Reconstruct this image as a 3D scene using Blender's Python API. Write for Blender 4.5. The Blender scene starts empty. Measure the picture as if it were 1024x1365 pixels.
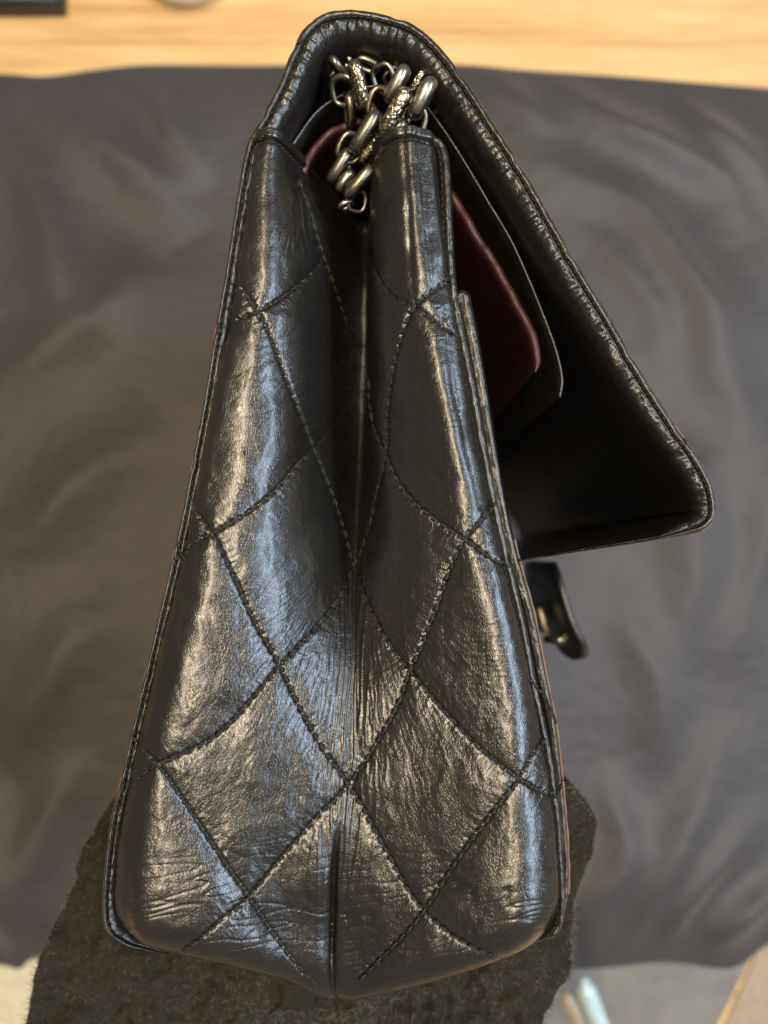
import bpy, math, random
import numpy as np
from mathutils import Vector, Matrix

random.seed(7); rng = np.random.RandomState(7)
S = bpy.context.scene
COL = S.collection

# ------------------------------------------------------------------ camera
ZF = 0.250                      # height of the near end of the bag above the table
HC = 0.180                      # camera above that
FPX = 682.5 / math.tan(math.radians(34.0))
TILT = math.radians(3.3)
cam = bpy.data.cameras.new('camera'); camo = bpy.data.objects.new('camera', cam); COL.objects.link(camo)
cam.sensor_fit = 'VERTICAL'; cam.sensor_height = 36.0
cam.lens = 18.0 / math.tan(math.radians(34.0))
cam.clip_start = 0.01; cam.clip_end = 20
camo.location = (0, 0, ZF + HC); camo.rotation_euler = (TILT, 0, 0)
cam.dof.use_dof = True; cam.dof.focus_distance = 0.180; cam.dof.aperture_fstop = 7.5
S.camera = camo
CAMP = np.array([0, 0, ZF + HC])
ct, st_ = math.cos(TILT), math.sin(TILT)

def at(px, py, D):
    """photo pixel -> world point on the level D metres below the near end"""
    px = np.asarray(px, float); py = np.asarray(py, float); D = np.asarray(D, float)
    x = (px - 512) / FPX; y = -(py - 682.5) / FPX; z = -1.0
    dy = y * ct - z * st_; dz = y * st_ + z * ct
    t = (-(HC + D)) / dz
    return np.stack(np.broadcast_arrays(x * t, dy * t, ZF - D), -1)

def proj(P):
    q = P - CAMP
    y = q[..., 1] * ct + q[..., 2] * st_; z = -q[..., 1] * st_ + q[..., 2] * ct
    return 512 + FPX * q[..., 0] / (-z), 682.5 - FPX * y / (-z)

# ------------------------------------------------------------------ light
W = bpy.data.worlds.new('World'); S.world = W; W.use_nodes = True
bg = W.node_tree.nodes['Background']; bg.inputs[0].default_value = (1.0, 0.90, 0.78, 1); bg.inputs[1].default_value = 0.20

def area(name, loc, target, sx, sy, power, colour):
    l = bpy.data.lights.new(name, 'AREA'); l.shape = 'RECTANGLE'; l.size = sx; l.size_y = sy
    l.energy = power; l.color = colour
    o = bpy.data.objects.new(name, l); COL.objects.link(o); o.location = loc
    o.rotation_euler = (Vector(target) - Vector(loc)).to_track_quat('-Z', 'Y').to_euler()
    return o
wl = area('warm_tube_lamp', (-0.06, 0.10, 1.20), (0, 0, 0.2), 0.09, 0.80, 15.0, (1.0, 0.83, 0.58)); wl.rotation_euler = (0, 0, 0)
area('cool_window', (0.74, -0.04, 0.92), (0, -0.04, 0.2), 1.0, 0.20, 14.0, (0.66, 0.81, 1.0))
S.view_settings.view_transform = 'Standard'; S.view_settings.look = 'None'
S.view_settings.exposure = 0.05; S.view_settings.gamma = 1.0

# ------------------------------------------------------------------ noise (numpy gradient noise)
_perm = rng.permutation(512); _perm = np.concatenate([_perm, _perm, _perm])
_ang = rng.rand(512) * 2 * math.pi; _gx, _gy = np.cos(_ang), np.sin(_ang)
def pn(x, y):
    x = np.asarray(x, float); y = np.asarray(y, float)
    x, y = np.broadcast_arrays(x, y)
    xi = np.floor(x).astype(int); yi = np.floor(y).astype(int); xf = x - xi; yf = y - yi
    u = xf * xf * xf * (xf * (xf * 6 - 15) + 10); v = yf * yf * yf * (yf * (yf * 6 - 15) + 10)
    def g(a, b):
        h = _perm[(_perm[(xi + a) & 511] + yi + b) & 511]
        return _gx[h] * (xf - a) + _gy[h] * (yf - b)
    a = g(0, 0) * (1 - u) + g(1, 0) * u; b = g(0, 1) * (1 - u) + g(1, 1) * u
    return (a * (1 - v) + b * v) * 1.5
def fbm(x, y, o=4):
    s = 0; a = 1
    for k in range(o): s = s + a * pn(x * 2 ** k + 17 * k, y * 2 ** k + 5 * k); a *= .5
    return s
def ridge(x, y): return 1 - np.minimum(1, np.abs(pn(x, y)) * 3.2)     # sharp crest lines
def crease(x, y): return np.maximum(0, 1 - np.abs(pn(x, y)) * 7)

def smooth(pts, n, closed=False):
    """Catmull-Rom through the points, resampled evenly to n samples"""
    p = np.array(pts, float)
    if closed: q = np.vstack([p[-1], p, p[0], p[1]])
    else: q = np.vstack([2 * p[0] - p[1], p, 2 * p[-1] - p[-2]])
    out = []
    for i in range(1, len(q) - 2):
        t = np.linspace(0, 1, 24, endpoint=False)[:, None]
        a, b, c, d = q[i - 1], q[i], q[i + 1], q[i + 2]
        out.append(0.5 * (2 * b + (c - a) * t + (2 * a - 5 * b + 4 * c - d) * t ** 2 + (3 * b - a - 3 * c + d) * t ** 3))
    out.append(q[-2][None]); c = np.vstack(out)
    L = np.concatenate([[0], np.cumsum(np.linalg.norm(np.diff(c, axis=0), axis=1))])
    s = np.linspace(0, L[-1], n)
    return np.stack([np.interp(s, L, c[:, k]) for k in range(c.shape[1])], -1)

def ss(a, b, x):
    t = np.clip((x - a) / (b - a), 0, 1); return t * t * (3 - 2 * t)

# ------------------------------------------------------------------ mesh helpers
def link(name, me, mat, parent=None):
    o = bpy.data.objects.new(name, me); COL.objects.link(o)
    if mat and not me.materials: me.materials.append(mat)
    if parent:
        o.parent = parent
        if parent.type == 'EMPTY': o.location = -parent.location
    return o
def mesh_vf(name, V, F, mat, parent=None, flat=False):
    me = bpy.data.meshes.new(name); V = np.asarray(V, np.float32); F = np.asarray(F, np.int32)
    n, k = F.shape
    me.vertices.add(len(V)); me.vertices.foreach_set('co', V.ravel())
    me.loops.add(n * k); me.loops.foreach_set('vertex_index', F.ravel())
    me.polygons.add(n); me.polygons.foreach_set('loop_start', np.arange(0, n * k, k, dtype=np.int32))
    me.polygons.foreach_set('loop_total', np.full(n, k, np.int32))
    me.polygons.foreach_set('use_smooth', np.full(n, not flat))
    me.update(calc_edges=True); me.validate()
    return link(name, me, mat, parent)
def grid_faces(h, w, closed_w=False, closed_h=False):
    i = np.arange(h if closed_h else h - 1)[:, None]; j = np.arange(w if closed_w else w - 1)[None]
    i2 = (i + 1) % h; j2 = (j + 1) % w
    return np.stack(np.broadcast_arrays(i * w + j, i * w + j2, i2 * w + j2, i2 * w + j), -1).reshape(-1, 4)
def grid(name, P, mat, parent=None, **kw):
    h, w = P.shape[:2]
    return mesh_vf(name, P.reshape(-1, 3), grid_faces(h, w, **kw), mat, parent)
def tube_arrays(path, r, sides=8, caps=True, closed=False):
    path = np.asarray(path, float); n = len(path)
    r = np.broadcast_to(np.asarray(r, float), (n,))
    T = np.roll(path, -1, 0) - np.roll(path, 1, 0) if closed else np.gradient(path, axis=0)
    T /= np.linalg.norm(T, axis=1)[:, None] + 1e-12
    up = np.array([0.13, 0.21, 1.0]); up /= np.linalg.norm(up)
    if abs(T @ up).max() > .97: up = np.array([1.0, .1, .05])
    A = np.cross(T, up); A /= np.linalg.norm(A, axis=1)[:, None]; B = np.cross(A, T)
    a = np.linspace(0, 2 * math.pi, sides, endpoint=False)
    P = path[:, None] + r[:, None, None] * (np.cos(a)[None, :, None] * A[:, None] + np.sin(a)[None, :, None] * B[:, None])
    F = grid_faces(n, sides, closed_w=True, closed_h=closed)
    V = P.reshape(-1, 3)
    if caps and not closed:
        c0, c1 = len(V), len(V) + 1; V = np.vstack([V, path[0], path[-1]])
        k = np.arange(sides); k2 = (k + 1) % sides
        F = np.vstack([F, np.stack([k2, k, np.full(sides, c0), np.full(sides, c0)], -1)])
        F = np.vstack([F, np.stack([(n - 1) * sides + k, (n - 1) * sides + k2, np.full(sides, c1), np.full(sides, c1)], -1)])
    return V, F
def mesh_any(name, V, F, mat, parent=None, flat=False):
    """faces may hold repeated indices (triangles)"""
    me = bpy.data.meshes.new(name)
    fs = [tuple(f[:3]) if f[2] == f[3] else tuple(f) for f in np.asarray(F).tolist()]
    me.from_pydata(np.asarray(V).tolist(), [], fs)
    me.polygons.foreach_set('use_smooth', [not flat] * len(me.polygons)); me.update()
    return link(name, me, mat, parent)
def tube(name, path, r, mat, parent=None, sides=8, closed=False):
    V, F = tube_arrays(path, r, sides, closed=closed)
    return mesh_any(name, V, F, mat, parent)
def join(parts):
    Vs, Fs, o = [], [], 0
    for V, F in parts: Vs.append(V); Fs.append(np.asarray(F) + o); o += len(V)
    return np.vstack(Vs), np.vstack(Fs)
def tag(o, label=None, cat=None, group=None, kind=None):
    for k, v in (('label', label), ('category', cat), ('group', group), ('kind', kind)):
        if v: o[k] = v
    return o
def thing(name, loc, label, cat, group=None):
    o = bpy.data.objects.new(name, None); COL.objects.link(o); o.location = loc; o.empty_display_size = .02
    return tag(o, label, cat, group)

# ------------------------------------------------------------------ materials
class NT:
    def __init__(s, name):
        s.m = bpy.data.materials.new(name); s.m.use_nodes = True; s.t = s.m.node_tree
        s.b = s.t.nodes['Principled BSDF']; s.tc = s.n('ShaderNodeTexCoord')
    def n(s, typ, **kw):
        nd = s.t.nodes.new(typ)
        for k, v in kw.items():
            if isinstance(k, str) and k.startswith('i_'): nd.inputs[k[2:].replace('_', ' ')].default_value = v
            else: setattr(nd, k, v)
        return nd
    def l(s, a, b): s.t.links.new(a, b)
    def mapping(s, scale=(1, 1, 1), rot=(0, 0, 0)):
        m = s.n('ShaderNodeMapping'); m.inputs['Scale'].default_value = scale; m.inputs['Rotation'].default_value = rot
        s.l(s.tc.outputs['Object'], m.inputs[0]); return m.outputs[0]
    def noise(s, vec, scale, detail=3, rough=.5, dist=0):
        n = s.n('ShaderNodeTexNoise'); n.inputs['Scale'].default_value = scale; n.inputs['Detail'].default_value = detail
        n.inputs['Roughness'].default_value = rough; n.inputs['Distortion'].default_value = dist
        s.l(vec, n.inputs['Vector']); return n.outputs[0]
    def voro(s, vec, scale, feature='F1'):
        n = s.n('ShaderNodeTexVoronoi'); n.feature = feature; n.inputs['Scale'].default_value = scale
        s.l(vec, n.inputs['Vector']); return n.outputs[0]
    def ramp(s, fac, stops):
        r = s.n('ShaderNodeValToRGB'); e = r.color_ramp.elements
        while len(e) < len(stops): e.new(.5)
        for k, (p, c) in zip(e, stops):
            k.position = p; k.color = c if len(c) == 4 else (*c, 1)
        s.l(fac, r.inputs[0]); return r.outputs[0]
    def rng(s, fac, a, b, c, d):
        r = s.n('ShaderNodeMapRange'); 
        for i, v in zip((1, 2, 3, 4), (a, b, c, d)): r.inputs[i].default_value = v
        s.l(fac, r.inputs[0]); return r.outputs[0]
    def math(s, op, a, b):
        m = s.n('ShaderNodeMath', operation=op)
        for i, v in enumerate((a, b)):
            if isinstance(v, (int, float)): m.inputs[i].default_value = v
            else: s.l(v, m.inputs[i])
        return m.outputs[0]
    def bump(s, h, dist, strength=1.0, prev=None):
        b = s.n('ShaderNodeBump'); b.inputs['Distance'].default_value = dist; b.inputs['Strength'].default_value = strength
        s.l(h, b.inputs['Height'])
        if prev: s.l(prev, b.inputs['Normal'])
        return b.outputs[0]
    def set(s, **kw):
        for k, v in kw.items():
            i = s.b.inputs[k.replace('_', ' ')]
            if hasattr(v, 'is_output'): s.l(v, i)
            else: i.default_value = (*v, 1) if isinstance(v, tuple) and len(v) == 3 else v

def leather(name, base=(.009, .008, .007), rough=.29, grain=.85, coat=.35, base2=None):
    m = NT(name); v = m.mapping()
    big = m.noise(v, 60, 4, .6)
    col = m.ramp(big, [(.3, base), (.7, base2 or tuple(c * 1.5 for c in base))])
    vd = m.n('ShaderNodeVectorMath', operation='ADD')
    nz = m.n('ShaderNodeTexNoise'); nz.inputs['Scale'].default_value = 500; m.l(v, nz.inputs['Vector'])
    sc = m.n('ShaderNodeVectorMath', operation='SCALE'); sc.inputs['Scale'].default_value = .0009
    m.l(nz.outputs['Color'], sc.inputs[0]); m.l(v, vd.inputs[0]); m.l(sc.outputs[0], vd.inputs[1])
    cell = m.voro(vd.outputs[0], 1500, 'DISTANCE_TO_EDGE')
    cells = m.rng(cell, 0, .22, 0, 1)
    fine = m.noise(v, 2600, 3, .6)
    med = m.noise(v, 420, 4, .65, .6)
    b = m.bump(med, .000025 * grain, .8)
    b = m.bump(cells, .00004 * grain, .8, b)
    b = m.bump(fine, .00003 * grain, .8, b)
    # hairline creases
    cr = m.n('ShaderNodeTexNoise'); cr.inputs['Scale'].default_value = 90; cr.inputs['Detail'].default_value = 2
    mp = m.mapping((1.0, .35, 1.0), (0, 0, .5)); m.l(mp, cr.inputs['Vector'])
    rg = m.rng(m.math('ABSOLUTE', m.math('SUBTRACT', cr.outputs[0], .5), 0), 0, .012, 0, 1)
    b = m.bump(rg, .00006 * grain, .6, b)
    m.set(Base_Color=col, Roughness=m.rng(m.noise(v, 260, 5, .7), .3, .7, rough - .07, rough + .09), Normal=b,
          Coat_Weight=coat, Coat_Roughness=.24, Specular_IOR_Level=.55)
    return m.m
M = {}
M['leather'] = leather('black_aged_calfskin')
M['leather_edge'] = leather('black_border_calfskin', rough=.33, grain=1.0, coat=.35)
M['leather_in'] = leather('black_inner_leather', base=(.010, .008, .006), rough=.5, coat=.05)
M['red'] = leather('burgundy_lining_leather', base=(.024, .003, .004), base2=(.034, .004, .006), rough=.52, grain=1.3, coat=.1)
def simple(name, col, rough, metal=0, bump=None, **kw):
    m = NT(name); v = m.mapping(); n = m.noise(v, bump[0] if bump else 300, 4, .6)
    c = m.ramp(n, [(.3, tuple(x * .82 for x in col)), (.7, tuple(min(1, x * 1.12) for x in col))])
    m.set(Base_Color=c, Roughness=m.rng(n, .3, .7, rough * .8, min(1, rough * 1.25)), Metallic=metal, **kw)
    if bump: m.set(Normal=m.bump(m.noise(v, bump[0], 5, .65), bump[1], .8))
    return m.m
M['thread'] = simple('waxed_black_thread', (.012, .011, .009), .55, bump=(4000, .00005))
M['edgepaint'] = simple('tan_raw_leather_edge', (.13, .062, .036), .5, bump=(1500, .00006))
M['metal'] = simple('aged_ruthenium_metal', (.22, .20, .155), .33, 1.0, bump=(900, .00005))
M['metal_bright'] = simple('worn_bright_metal', (.37, .345, .285), .32, 1.0, bump=(900, .00004))
def engraved():
    m = NT('engraved_metal'); v = m.mapping((1, 1, 1), (.3, .2, .6))
    e = m.voro(v, 700, 'DISTANCE_TO_EDGE'); r = m.rng(e, 0, .25, 0, 1)
    c = m.ramp(r, [(.0, (.12, .09, .05)), (.6, (.55, .48, .34))])
    m.set(Base_Color=c, Metallic=1.0, Roughness=.26, Normal=m.bump(r, .00016, .8)); return m.m
M['engraved'] = engraved()
def felt():
    m = NT('black_wool_felt'); v = m.mapping()
    n = m.noise(v, 900, 6, .75, 1.2)
    m.set(Base_Color=m.ramp(n, [(.3, (.007, .006, .004)), (.75, (.026, .023, .016))]), Roughness=1.0, Specular_IOR_Level=.1,
          Sheen_Weight=.12, Sheen_Roughness=.6, Sheen_Tint=(.5, .46, .38, 1))
    m.set(Normal=m.bump(n, .0020, 1.0)); return m.m
M['felt'] = felt()
M['fuzz'] = simple('wool_fibre', (.075, .068, .052), .8)
def cloth():
    m = NT('washed_black_cotton'); v = m.mapping()
    w = m.n('ShaderNodeTexWave'); w.inputs['Scale'].default_value = 900; m.l(v, w.inputs['Vector'])
    n = m.noise(v, 25, 4, .6)
    m.set(Base_Color=m.ramp(n, [(.3, (.037, .032, .033)), (.7, (.046, .040, .041))]), Roughness=.50, Specular_IOR_Level=.5,
          Sheen_Weight=.25, Sheen_Roughness=.5, Normal=m.bump(w.outputs[0], .0001, .5)); return m.m
M['cloth'] = cloth()
def wood():
    m = NT('varnished_pine'); v = m.mapping((1, 1, 1))
    oi = m.n('ShaderNodeObjectInfo')
    off = m.n('ShaderNodeVectorMath', operation='ADD'); 
    sc = m.n('ShaderNodeVectorMath', operation='SCALE'); sc.inputs['Scale'].default_value = 7
    cmb = m.n('ShaderNodeCombineXYZ'); m.l(oi.outputs['Random'], cmb.inputs[0]); m.l(oi.outputs['Random'], cmb.inputs[1])
    m.l(cmb.outputs[0], sc.inputs[0]); m.l(v, off.inputs[0]); m.l(sc.outputs[0], off.inputs[1])
    st = m.n('ShaderNodeMapping'); st.inputs['Scale'].default_value = (3.0, 32, 8); m.l(off.outputs[0], st.inputs[0])
    g = m.noise(st.outputs[0], 1.6, 6, .6, 1.2)
    st2 = m.n('ShaderNodeMapping'); st2.inputs['Scale'].default_value = (12, 420, 8); m.l(off.outputs[0], st2.inputs[0])
    f = m.noise(st2.outputs[0], 1.0, 4, .6)
    c1 = m.ramp(g, [(.25, (.52, .29, .115)), (.5, (.74, .49, .22)), (.75, (.84, .62, .33))])
    c2 = m.ramp(f, [(.3, (.80, .74, .66)), (.7, (1, 1, 1))])
    mx = m.n('ShaderNodeMix', data_type='RGBA', blend_type='MULTIPLY'); mx.inputs[0].default_value = .7
    m.l(c1, mx.inputs[6]); m.l(c2, mx.inputs[7])
    m.set(Base_Color=mx.outputs[2], Roughness=.34, Coat_Weight=.2, Normal=m.bump(f, .0001, .5)); return m.m
M['wood'] = wood()

# ================================================================== the setting
# --- table of glued planks
table = thing('wooden_table', (0, 0.10, -0.03), 'light varnished pine table top under the dark cloth and the bag', 'table')
def box_arrays(x0, x1, y0, y1, z0, z1, bev=.0006):
    xs = [x0, x0 + bev, x1 - bev, x1]; 
    V = []; 
    for z, i in ((z0, 0), (z1 - bev, 0), (z1, bev)):
        V += [(x0 + i, y0 + i, z), (x1 - i, y0 + i, z), (x1 - i, y1 - i, z), (x0 + i, y1 - i, z)]
    F = [(3, 2, 1, 0), (8, 9, 10, 11)]
    for a in (0, 4):
        for k in range(4): F.append((a + k, a + (k + 1) % 4, a + 4 + (k + 1) % 4, a + 4 + k))
    return np.array(V, float), np.array(F)
yk = at(512, 56, ZF)[1]
ys = [-0.78, -0.62, -0.50, -0.37, -0.24, -0.11, 0.02, 0.15, float(yk), float(yk) + .13, float(yk) + .27, float(yk) + .40]
for a, b in zip(ys[:-1], ys[1:]):
    cuts = [-0.9, random.uniform(-.5, -.25), random.uniform(.2, .5), .9]
    if abs(b - yk) < 1e-6: cuts = [-.9, -.42, .62, .9]
    for c, d in zip(cuts[:-1], cuts[1:]):
        V, F = box_arrays(c + .0002, d - .0002, a + .0002, b - .0002, -.028, 0)
        mesh_any('plank', V, F, M['wood'], table, flat=True)

# --- dark cloth
FOLDS = [  # crest line in the picture, width px, height mm
 ([(690, 96), (740, 122), (812, 168), (890, 208), (962, 252), (992, 330)], 26, 7), ([(880, 120), (946, 176), (1003, 233), (1060, 300)], 20, 6),
 ([(660, 150), (700, 185), (766, 246), (845, 284), (898, 343), (946, 440), (972, 560), (985, 700)], 30, 9), ([(740, 290), (820, 350), (868, 430), (890, 530)], 26, 5),
 ([(890, 560), (915, 660), (920, 780), (905, 900)], 30, 6), ([(1010, 500), (1020, 640), (1000, 780), (960, 900)], 26, 6), ([(800, 760), (850, 860), (880, 980), (930, 1060)], 34, 6),
 ([(960, 940), (950, 1040), (900, 1110), (850, 1200), (815, 1290)], 26, 8), ([(1030, 1060), (960, 1130), (910, 1200), (880, 1286)], 22, 7), ([(1060, 1150), (1010, 1190), (970, 1240), (950, 1290)], 20, 7),
 ([(800, 1010), (830, 1110), (790, 1200), (778, 1290)], 20, 6), ([(60, 130), (110, 180), (190, 240), (260, 320)], 28, 6), ([(190, 100), (240, 170), (262, 260)], 22, 5), ([(-20, 170), (60, 260), (90, 380), (150, 470)], 32, 6),
 ([(200, 330), (140, 420), (60, 480), (-30, 520)], 30, 5), ([(230, 560), (150, 620), (60, 700), (-20, 740)], 34, 6), ([(180, 780), (110, 850), (40, 960), (-10, 1010)], 36, 7),
 ([(130, 1000), (70, 1080), (40, 1180), (50, 1284)], 28, 7), ([(-10, 1040), (0, 1140), (20, 1290)], 24, 6), ([(700, 640), (790, 660), (880, 650), (980, 600)], 30, 4), ([(640, 88), (700, 150), (760, 190)], 20, 4),
]
def cloth_mesh():
    nx, ny = 420, 460
    top = smooth([(-420, 118), (-100, 100), (0, 97), (60, 100), (130, 91), (200, 85), (330, 86), (480, 84), (620, 85), (700, 92), (850, 102), (1024, 116), (1180, 124), (1400, 150)], 400)
    bot = smooth([(-420, 1240), (-100, 1275), (0, 1288), (25, 1293), (60, 1278), (200, 1300), (400, 1310), (600, 1302), (780, 1294), (890, 1285), (975, 1293), (1024, 1262), (1100, 1235), (1400, 1200)], 400)
    px = np.linspace(-300, 1330, nx); v = np.linspace(0, 1, ny)[:, None]
    ty = np.interp(px, top[:, 0], top[:, 1]); by = np.interp(px, bot[:, 0], bot[:, 1])
    PY = ty * (1 - v) + by * v; PX = np.broadcast_to(px, PY.shape)
    P = at(PX, PY, ZF - .002)
    x, y = P[..., 0], P[..., 1]
    wx = x + .03 * pn(x * 6, y * 6); wy = y + .03 * pn(x * 6 + 9, y * 6)
    h = .0035 * fbm(wx * 8 + 3, wy * 8, 2)
    # diagonal soft folds, upper right; steeper folds, lower part
    for pts, wd, ht in FOLDS:
        q = smooth(pts, 60); q = at(q[:, 0], q[:, 1], ZF - .003)[:, :2]; w_ = wd * .000425
        m = (x > q[:, 0].min() - 4 * w_) & (x < q[:, 0].max() + 4 * w_) & (y > q[:, 1].min() - 4 * w_) & (y < q[:, 1].max() + 4 * w_)
        gx, gy = wx[m], wy[m]; gx = gx - .03 * pn(x[m] * 6, y[m] * 6) + .006 * pn(x[m] * 20, y[m] * 20); gy = gy - .03 * pn(x[m] * 6 + 9, y[m] * 6)
        bd = np.full(gx.shape, 9.); bt = np.zeros(gx.shape)
        for i in range(0, 59, 2):
            a, b = q[i], q[min(i + 2, 59)]; e = b - a; t = np.clip(((gx - a[0]) * e[0] + (gy - a[1]) * e[1]) / (e @ e), 0, 1)
            dd = np.hypot(gx - a[0] - t * e[0], gy - a[1] - t * e[1]); k = dd < bd; bd[k] = dd[k]; bt[k] = (i + 2 * t[k]) / 60
        env = np.sin(np.clip(bt, 0, 1) * math.pi) ** 1.3
        h[m] += 1.7 * ht / 1000 * env * np.exp(-(bd / w_) ** 2 / (1 + .5 * bd / w_))
    h += .00025 * fbm(x * 110, y * 110, 3)
    h = h - h.min() + .0012
    ed = np.minimum(np.minimum(v, 1 - v) * 12, 1) + 0 * h
    e2 = np.minimum(np.minimum(np.arange(nx), nx - 1 - np.arange(nx)) / 12, 1)[None]
    h = h * np.sqrt(ed * (2 - ed)) * .9 * (.3 + .7 * e2) + .0012
    P[..., 2] = h
    # hem turned under
    lo = P.copy(); lo[..., 2] = .0004
    top_r = lo[:1] + [0, -.001, 0]; bot_r = lo[-1:] + [0, .001, 0]
    P = np.vstack([top_r, P, bot_r])
    L_, R_ = P[:, :1].copy(), P[:, -1:].copy(); L_[..., 2] = R_[..., 2] = .0004
    P = np.hstack([L_, P, R_])
    o = grid('cloth', P[::1, ::-1][:, ::-1], M['cloth'])
    return o
clo = cloth_mesh()
tag(clo, 'large wrinkled dark grey cotton cloth spread over the wooden table', 'cloth')

# ================================================================== the bag
BAGLOC = Vector(at(470, 1240, 0)); BAGLOC.z = .006
bag = thing('handbag', BAGLOC, 'black quilted leather flap handbag standing on its end, gusset side towards the camera', 'handbag')
NOTCH_L = [(285, 440), (233, 742), (158, 1046), (252, 600), (190, 900)]
PXM = HC / FPX                                        # metres per photo pixel on the near level

# quilting lines in photo pixels
Q = [
 [(316, 372), (328, 392), (343, 414), (360, 445), (376, 490), (398, 545), (418, 597), (440, 650), (462, 715), (472, 755), (490, 802), (520, 860), (546, 893), (590, 945), (640, 997), (692, 1038), (715, 1052), (736, 1060)],
 [(250, 666), (264, 686), (282, 711), (310, 765), (340, 830), (373, 887), (400, 945), (432, 1000), (465, 1046), (492, 1092), (518, 1140), (545, 1188), (565, 1214), (600, 1245), (640, 1268), (664, 1276)],
 [(172, 980), (190, 998), (210, 1018), (250, 1075), (300, 1150), (332, 1195), (362, 1240), (395, 1285), (425, 1318)],
 [(398, 240), (415, 285), (432, 342), (450, 392), (468, 445), (488, 497), (493, 555), (517, 613), (540, 655), (582, 694), (619, 718), (645, 737), (670, 753)],
 [(491, 250), (491, 330), (500, 362), (520, 392), (550, 409), (572, 422), (602, 444)],
 [(292, 441), (315, 427), (343, 414), (368, 402), (398, 380), (432, 345)],
 [(234, 742), (258, 722), (282, 711), (326, 686), (366, 655), (392, 625), (418, 597), (440, 572), (462, 545)],
 [(600, 372), (582, 385), (552, 408), (536, 448), (524, 490), (516, 545), (515, 600), (502, 655), (492, 700), (474, 750), (450, 800), (412, 847), (373, 887), (335, 932), (300, 970), (262, 996), (210, 1018), (185, 1035), (160, 1050)],
 [(654, 676), (638, 698), (619, 718), (600, 757), (584, 803), (562, 860), (546, 893), (532, 935), (508, 980), (465, 1046), (420, 1092), (376, 1142), (332, 1195), (300, 1222), (262, 1255), (228, 1277)],
 [(722, 990), (708, 1010), (692, 1038), (655, 1085), (610, 1145), (565, 1214), (535, 1250), (505, 1280), (478, 1308)],
]
Q = [smooth(q, 140) for q in Q]

def line_field(X, Y):
    """distance to the nearest quilting line and position along it, for arrays of pixels"""
    d = np.full(X.shape, 1e9); s = np.zeros(X.shape)
    for qi, q in enumerate(Q):
        L = np.concatenate([[0], np.cumsum(np.linalg.norm(np.diff(q, axis=0), axis=1))])
        x0, y0 = q.min(0) - 60; x1, y1 = q.max(0) + 60
        m = (X > x0) & (X < x1) & (Y > y0) & (Y < y1)
        px, py = X[m], Y[m]; bd = np.full(px.shape, 1e9); bs = np.zeros(px.shape)
        for i in range(0, len(q) - 1, 3):
            j = min(i + 3, len(q) - 1)
            a, b = q[i], q[j]; e = b - a; l2 = e @ e
            t = np.clip(((px - a[0]) * e[0] + (py - a[1]) * e[1]) / l2, 0, 1)
            dd = np.hypot(px - a[0] - t * e[0], py - a[1] - t * e[1])
            k = dd < bd; bd[k] = dd[k]; bs[k] = (L[i] + t[k] * (L[j] - L[i])) + qi * 1000
        dm, sm = d[m], s[m]; k = bd < dm; dm[k] = bd[k]; sm[k] = bs[k]; d[m] = dm; s[m] = sm
    return d, s

ST = [  # front-level row, then (photo x, depth mm) from the back seam over the fold to the front seam
 (176,  [(338, 0), (350, -1.2), (368, -.8), (390, 7), (436, 27), (487, 50), (494, 25), (498, 7), (532, -2), (564, -1.2), (580, 0)]),
 (300,  [(322, 0), (338, -1.6), (363, -1.4), (396, 4), (438, 17), (486, 42), (491, 18), (499, 6), (543, -2), (575, -1.2), (592, 0)]),
 (420,  [(303, 0), (323, -2), (358, -1.8), (398, 4), (442, 20), (484, 46), (491, 22), (509, 6), (560, -2), (592, -1.6), (611, 0)]),
 (560,  [(273, 0), (297, -2.2), (342, -2), (391, 3.5), (434, 19), (479, 42), (488, 25), (512, 10), (585, -2), (613, -1.8), (633, 0)]),
 (740,  [(241, 0), (261, -2.4), (298, -3.2), (364, 1), (424, 11), (470, 26), (482, 21), (530, 7), (612, -1.5), (648, -2.5), (672, 0)]),
 (900,  [(202, 0), (222, -2.8), (254, -4.0), (338, -.6), (404, 3.8), (466, 8.4), (490, 7.4), (555, 3.4), (640, -2), (680, -3.4), (709, 0)]),
 (1050, [(167, 0), (187, -3.0), (214, -4.6), (300, -1.6), (385, 2.0), (456, 4.6), (490, 4.0), (560, 1.6), (650, -3.4), (698, -4.2), (738, 0)]),
 (1170, [(150, 0), (171, -3.2), (198, -5.6), (285, -3.4), (372, 3.4), (441, 9.0), (458, 7.8), (545, 2.0), (648, -4.2), (702, -5.4), (748, 0)]),
 (1245, [(150, .5), (172, -2.6), (198, -4.8), (288, -3.0), (376, 2.6), (440, 7.4), (458, 6.6), (545, 1.6), (648, -3.6), (704, -4.4), (747, .5)]),
]
NU, NV = 460, 820
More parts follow.
